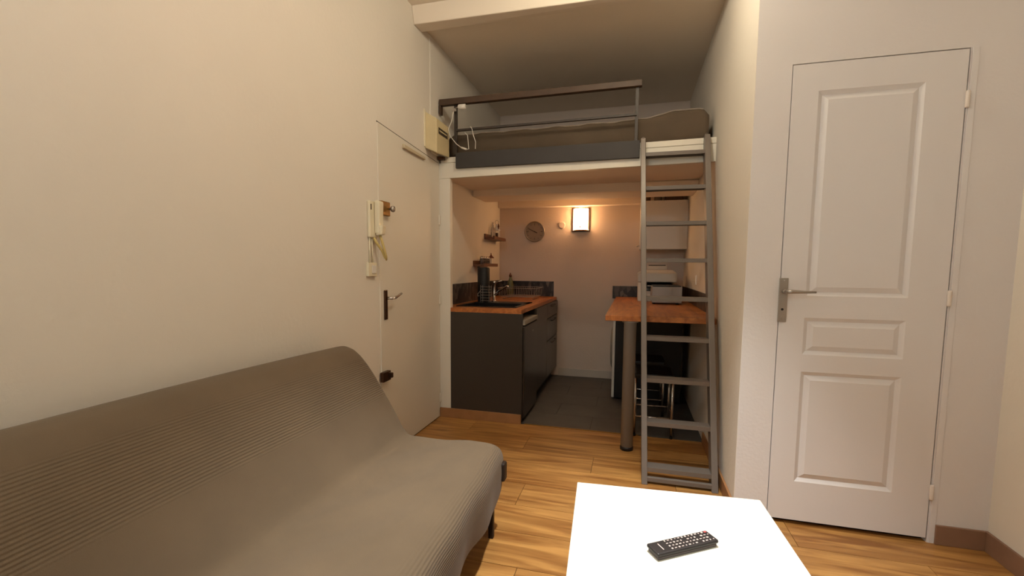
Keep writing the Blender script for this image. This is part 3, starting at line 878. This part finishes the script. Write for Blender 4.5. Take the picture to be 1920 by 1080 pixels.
for i in range(nx + 1):
    q = bed_pt(i / nx, 6)
    pp.append((q[0], q[1] - 0.004, q[2] + 0.001 + 0.002 * math.sin(i * 1.7)))
MB().tube(pp[2:-1], 0.0035, 6).build('sheet_edge', M['sheet'], bd)

cl = thing('clip_lamp', (0.14, -0.03, 2.40), 'white clip-on lamp with a trailing cord on the loft rail post', 'lamp')
box('clamp', M['steel'], cl, 0.124, 0.156, -0.034, -0.008, 2.375, 2.400, 0.004)
MB().tube([(0.15, -0.035, 2.395), (0.18, -0.045, 2.40)], 0.004, 8).build('arm', M['steel'], cl)
MB().lathe([(0.012, 0.178), (0.019, 0.185), (0.019, 0.235), (0.015, 0.238)], (0, -0.045, 2.398), 'x', 18).build('lamp_head', M['white_small'], cl)
cord = [(0.138, -0.036, 2.375), (0.125, -0.045, 2.30), (0.10, -0.05, 2.24), (0.115, -0.05, 2.19), (0.165, -0.05, 2.13), (0.205, -0.05, 2.10)]
MB().tube(cord, 0.0028, 6).build('cord', M['white_small'], cl)
MB().tube([(0.205, -0.05, 2.100), (0.245, -0.05, 2.086)], 0.007, 8).build('cord_switch', M['white_small'], cl)
MB().tube([(0.245, -0.05, 2.086), (0.262, -0.045, 2.088), (0.255, -0.04, 2.15), (0.25, -0.038, 2.19), (0.225, -0.030, 2.215)], 0.0025, 6).build('cord', M['white_small'], cl)
lc_ = tag(MB().tube([(0.27, -0.03, 2.255), (0.285, -0.038, 2.235), (0.295, -0.036, 2.19), (0.312, -0.034, 2.14), (0.310, -0.034, 2.09)], 0.0025, 6).build('loose_cable', M['white_small'], None),
          'short thin white cable hanging from the loft middle bar', 'cable')

# ------------------------------------------------------------------ electricity meter box, intercom, light switch
mx_ = thing('meter_box', (0, -0.12, 2.2), 'yellowed electricity meter box high beside the loft edge', 'meter box')
bxm = MB().quad8([(0.0, -0.245, 2.062), (0.094, -0.245, 2.022), (0.094, -0.015, 2.040), (0.0, -0.015, 2.072),
                  (0.0, -0.245, 2.318), (0.094, -0.245, 2.262), (0.094, -0.015, 2.262), (0.0, -0.015, 2.318)])
bxm.build('housing', M['yellowed'], mx_, 0.006)
box('base_plate', M['ivory'], mx_, 0.0, 0.008, -0.262, -0.245, 2.07, 2.33, 0.002)
w_ = box('window', M['label_dark'], mx_, 0.0935, 0.097, -0.215, -0.055, 2.165, 2.208, 0.001)
MB().box(0.0968, 0.0985, -0.205, -0.075, 2.183, 2.192).build('counter_strip', M['yellowed'], w_)
box('cable_entry', M['bronze'], mx_, 0.004, 0.06, -0.045, -0.010, 2.022, 2.048, 0.004)

ic = thing('intercom', (0, -0.96, 1.48), 'ivory intercom handset on the wall beside the entrance door', 'intercom')
box('base', M['ivory'], ic, 0.0, 0.020, -1.000, -0.915, 1.372, 1.580, 0.006)
hs = MB().quad8([(0.018, -0.955, 1.395), (0.050, -0.955, 1.395), (0.050, -0.905, 1.400), (0.018, -0.905, 1.400),
                 (0.022, -0.960, 1.588), (0.058, -0.960, 1.582), (0.058, -0.908, 1.582), (0.022, -0.908, 1.588)])
hs.build('handset', M['ivory'], ic, 0.010, 3)
MB().quad8([(0.024, -0.952, 1.384), (0.064, -0.952, 1.386), (0.064, -0.908, 1.390), (0.024, -0.908, 1.390),
            (0.030, -0.955, 1.440), (0.072, -0.955, 1.446), (0.072, -0.906, 1.446), (0.030, -0.906, 1.440)]).build('mouthpiece', M['ivory'], ic, 0.008, 3)
box('slot', M['bronze'], ic, 0.020, 0.0215, -0.990, -0.982, 1.530, 1.562)
MB().tube([(0.040, -0.93, 1.388), (0.050, -0.925, 1.355), (0.058, -0.912, 1.30), (0.060, -0.898, 1.262), (0.055, -0.888, 1.248), (0.048, -0.892, 1.262),
           (0.040, -0.91, 1.30), (0.026, -0.945, 1.345), (0.018, -0.960, 1.372)], 0.0075, 10).build('cord', M['cord_yellow'], ic)
MB().tube([(0.006, -0.985, 1.372), (0.006, -0.985, 1.228)], 0.005, 8).build('cable', M['ivory'], ic)
MB().tube([(0.006, -0.965, 1.372), (0.006, -0.955, 1.228)], 0.005, 8).build('cable', M['ivory'], ic)
sw = thing('light_switch', (0, -0.97, 1.19), 'white light switch below the intercom', 'switch')
box('plate', M['ivory'], sw, 0.0, 0.018, -1.018, -0.928, 1.148, 1.228, 0.004)
box('rocker', M['white_small'], sw, 0.018, 0.024, -0.985, -0.945, 1.165, 1.212, 0.002)

# ------------------------------------------------------------------ sofa bed
sf = thing('sofa_bed', (0.5, -2.4, 0), 'taupe fabric-covered sofa bed along the left wall', 'sofa')
SY_R, SY_L = -1.385, -3.34
def prof_pts():
    P = [(0.055, 0.16), (0.045, 0.45), (0.040, 0.70), (0.050, 0.775), (0.082, 0.812), (0.125, 0.820), (0.172, 0.806), (0.212, 0.776), (0.250, 0.735),
         (0.290, 0.68), (0.330, 0.615), (0.370, 0.55), (0.405, 0.49), (0.432, 0.445), (0.452, 0.416), (0.475, 0.404), (0.56, 0.404), (0.66, 0.408), (0.76, 0.412),
         (0.85, 0.414), (0.895, 0.406), (0.920, 0.385), (0.931, 0.345), (0.932, 0.29), (0.928, 0.25), (0.925, 0.215), (0.921, 0.182)]
    return P
def resample(P, step):
    out = [P[0]]; s_ = [0.0]; acc = 0.0
    for a, b in zip(P[:-1], P[1:]):
        L = math.dist(a, b); k = max(1, int(round(L / step)))
        for i in range(1, k + 1):
            t = i / k
            out.append((a[0] + (b[0] - a[0]) * t, a[1] + (b[1] - a[1]) * t)); s_.append(acc + L * t)
        acc += L
    return out, s_
PP, SS = resample(prof_pts(), 0.025)
NY = 84
cm = MB(); uvs = []
ys = []
r_end = 0.032
for i in range(NY + 1):
    ys.append(SY_R + (SY_L - SY_R) * i / NY)
cols = []
# rounded drop at each end
def end_rings(sign, y_end):
    rings = []
    for a in range(5, 0, -1):
        th = a / 5 * PI / 2
        rings.append((y_end + sign * (r_end * math.sin(th) - 0.0), r_end * (1 - math.cos(th))))
    return rings
rings = []
for (yy, drop) in end_rings(1, SY_R - r_end):
    rings.append((yy, drop))
for yy in ys[2:-2]:
    rings.append((yy, 0.0))
for (yy, drop) in reversed(end_rings(-1, SY_L + r_end)):
    rings.append((yy, drop))
NP = len(PP)
def inset(j, d):
    """move a profile point towards the inside of the cover"""
    a = Vector(PP[max(0, j - 1)]); b = Vector(PP[min(NP - 1, j + 1)])
    t = (b - a).normalized(); nrm = Vector((t.y, -t.x))
    p = Vector(PP[j]) + nrm * d
    return p
for (yy, drop) in rings:
    dist = SY_R - yy
    rise = 0.012 * max(0.0, dist) + 0.006 * math.sin(dist * 2.2)
    for j in range(NP):
        p = inset(j, drop * 0.7)
        x, z = p.x, p.y
        s_ = SS[j]
        up = max(0.0, min(1.0, (z - 0.42) / 0.4))
        z += rise * up
        x += 0.012 * up * max(0.0, dist) * 0.6
        # soft dents and wrinkles
        if 0.75 < s_ < 1.25:
            x -= 0.006 * math.sin(dist * 5 + s_ * 3) * math.sin((s_ - 0.75) / 0.5 * PI)
        if 1.2 < s_ < 1.6:
            z -= 0.012 * min(1.0, dist / 0.45) * math.sin((s_ - 1.2) / 0.4 * PI) * (0.6 + 0.4 * math.sin(dist * 3.3 + 1)) 
            z += 0.003 * math.sin(dist * 17 + s_ * 25)
        if s_ > 1.62:
            x += 0.010 * math.sin(dist * 9) * (s_ - 1.62) / 0.25 + 0.006 * math.sin(dist * 21 + 1) * (s_ - 1.62) / 0.25
            x += 0.034 * max(0.0, min(1.0, dist / 0.5)) * min(1, (s_ - 1.62) / 0.1)
            if dist < 0.16:
                z += 0.075 * (1 - dist / 0.16) ** 1.3 * max(0.0, (0.40 - z) / 0.25)
        cm.v.append((x, yy, z)); uvs.append((yy, s_))
for i in range(len(rings) - 1):
    for j in range(NP - 1):
        a = i * NP + j
        cm.f.append([a, a + NP, a + NP + 1, a + 1]); cm.smooth.append(True)
# cloth hanging over the end
def end_skirt(ri, yo):
    b = len(cm.v)
    rows = 6
    yy = rings[ri][0]
    for k in range(1, rows + 1):
        for j in range(NP):
            x, _, z = cm.v[ri * NP + j]
            zt = 0.19
            f_ = k / rows
            nz = z + (zt - z) * f_ if z > zt else z
            cx = 0.48
            cm.v.append((x + (cx - x) * 0.02 * f_, yy + yo * (0.006 + 0.022 * f_ + 0.007 * math.sin(x * 30) * f_), nz)); uvs.append((yy, SS[j] + 0.0 * f_))
    for k in range(rows):
        for j in range(NP - 1):
            a0 = (ri * NP + j) if k == 0 else (b + (k - 1) * NP + j)
            a1 = b + k * NP + j
            cm.f.append([a0, a0 + 1, a1 + 1, a1]); cm.smooth.append(True)
end_skirt(0, 1)
end_skirt(len(rings) - 1, -1)
cov = cm.build('fabric_cover', M['cloth'], sf)
me = cov.data
uvl = me.uv_layers.new(name='cloth')
for lp in me.loops:
    uvl.data[lp.index].uv = uvs[lp.vertex_index]
ss = cov.modifiers.new('smooth', 'SUBSURF'); ss.levels = 1; ss.render_levels = 1
fm = MB()
fm.box(0.47, 0.86, SY_L + 0.10, SY_R - 0.10, 0.20, 0.235)
fm.build('frame', M['sofa_metal'], sf)
for xx, yy in ((0.898, -1.462), (0.898, SY_L + 0.10), (0.16, -1.462), (0.16, SY_L + 0.10)):
    MB().quad8([(xx - 0.011, yy - 0.011, 0.001), (xx + 0.011, yy - 0.011, 0.001), (xx + 0.011, yy + 0.011, 0.001), (xx - 0.011, yy + 0.011, 0.001),
                (xx - 0.015, yy - 0.013, 0.24), (xx + 0.011, yy - 0.013, 0.24), (xx + 0.011, yy + 0.013, 0.24), (xx - 0.015, yy + 0.013, 0.24)]).build('leg', M['sofa_metal'], sf, 0.002)
MB().box(0.900, 0.957, SY_R - 0.075, SY_R - 0.03, 0.262, 0.345).build('hinge_bracket', M['sofa_metal'], sf, 0.008)

# ------------------------------------------------------------------ table and remote control
ZTB = 0.45
TA = math.radians(3.9)
tb = thing('coffee_table', (1.60, -1.73, 0), 'square white coffee table with a black remote control on it', 'table')
def tpt(u, v, z):   # u along the far edge, v towards the viewer
    o = Vector((1.307, -1.747))
    c, s_ = math.cos(TA), math.sin(TA)
    return (o.x + u * c + v * s_ * 0.9, o.y + u * s_ - v * c, z)
L = 0.596
def tbox(name, u0, u1, v0, v1, z0, z1, bevel=0.002):
    return MB().quad8([tpt(u0, v1, z0), tpt(u1, v1, z0), tpt(u1, v0, z0), tpt(u0, v0, z0),
                       tpt(u0, v1, z1), tpt(u1, v1, z1), tpt(u1, v0, z1), tpt(u0, v0, z1)]).build(name, M['table'], tb, bevel)
tbox('tabletop', 0, L, 0, L, ZTB - 0.05, ZTB)
for u0 in (0.0, L - 0.05):
    for v0 in (0.0, L - 0.05):
        tbox('leg', u0, u0 + 0.05, v0, v0 + 0.05, 0.0005, ZTB - 0.0505)

A = Vector((1.531, -2.085)); B = Vector((1.690, -1.978))     # far long edge of the remote, on the table
ex = (B - A).normalized(); ey = Vector((ex.y, -ex.x))
Lr, Wr = 0.198, 0.050
rmt = thing('remote_control', (A.x, A.y, ZTB), 'black television remote control lying on the white table', 'remote control')
def rp_(u, v, z):
    p = A + ex * u + ey * v
    return (p.x, p.y, ZTB + z)
def rbox(name, m_, u0, u1, v0, v1, z0, z1, parent, bevel=0.0):
    return MB().quad8([rp_(u0, v1, z0), rp_(u1, v1, z0), rp_(u1, v0, z0), rp_(u0, v0, z0),
                       rp_(u0, v1, z1), rp_(u1, v1, z1), rp_(u1, v0, z1), rp_(u0, v0, z1)]).build(name, m_, parent, bevel)
rbox('base_shell', M['remote_side'], 0.004, Lr - 0.004, 0.003, Wr - 0.003, 0.0006, 0.009, rmt, 0.002)
rbox('key_shell', M['remote'], 0.0, Lr, 0.0, Wr, 0.010, 0.0205, rmt, 0.004)
random.seed(3)
cols_ = [0.052 + i * 0.0113 for i in range(13)]
for i, u in enumerate(cols_):
    for k, v in enumerate((0.008, 0.019, 0.030, 0.041)):
        if (i in (5, 9) and k == 1) or (i == 8 and k == 3):
            continue
        if i == 12 and k == 2: continue
        red = (i == 12 and k == 0)
        su = random.choice((0.0015, 0.0022, 0.0030)); sv = random.choice((0.0012, 0.0017, 0.0024))
        if red: su, sv = 0.0036, 0.003
        if v + sv > Wr - 0.004: sv = 0.002
        rbox('key', M['key_red'] if red else M['key_white'], u - su, u + su, v - sv, v + sv, 0.0204, 0.0214, rmt)
rbox('logo_strip', M['key_white'], 0.026, 0.0285, 0.012, 0.038, 0.0204, 0.0209, rmt)

# ------------------------------------------------------------------ ceiling lamp (above the picture) that lights the room, plus an added fill globe
for i, (p, c_, e) in enumerate(LAMPS):
    cl2 = thing('ceiling_lamp', (p[0], p[1], ZC), ['glowing globe lamp hanging nearer the loft and ladder', 'glowing globe lamp hanging over the sofa seat', 'added cool white fill globe behind the viewer near the left wall'][i], 'lamp', 'globe lamps on the room ceiling')
    MB().lathe([(0.045, ZC - 0.025), (0.045, ZC - 0.001)], (p[0], p[1], 0), 'z', 20).build('ceiling_rose', M['steel'], cl2)
    MB().lathe([(0.012, p[2] + 0.048), (0.012, ZC - 0.025)], (p[0], p[1], 0), 'z', 12).build('stem', M['steel'], cl2)
    rr = 0.05
    g = MB().lathe([(rr * math.sin(a), -rr * math.cos(a)) for a in [0.05 + (PI - 0.1) * k / 10 for k in range(11)]], p, 'z', 20)
    g.build('globe', (M['bulb'], M['bulb2'], M['fill_bulb'])[i], cl2)
sp3 = thing('ceiling_spotlight', (1.5, -1.95, ZC), 'grey cylinder spotlight on the ceiling above the white table', 'lamp')
MB().lathe([(0.058, 2.87), (0.062, 2.88), (0.062, ZC - 0.001)], (1.5, -1.95, 0), 'z', 24).build('housing', M['steel'], sp3)
spot.parent = sp3
spot.location = (0, 0, 2.80 - ZC)
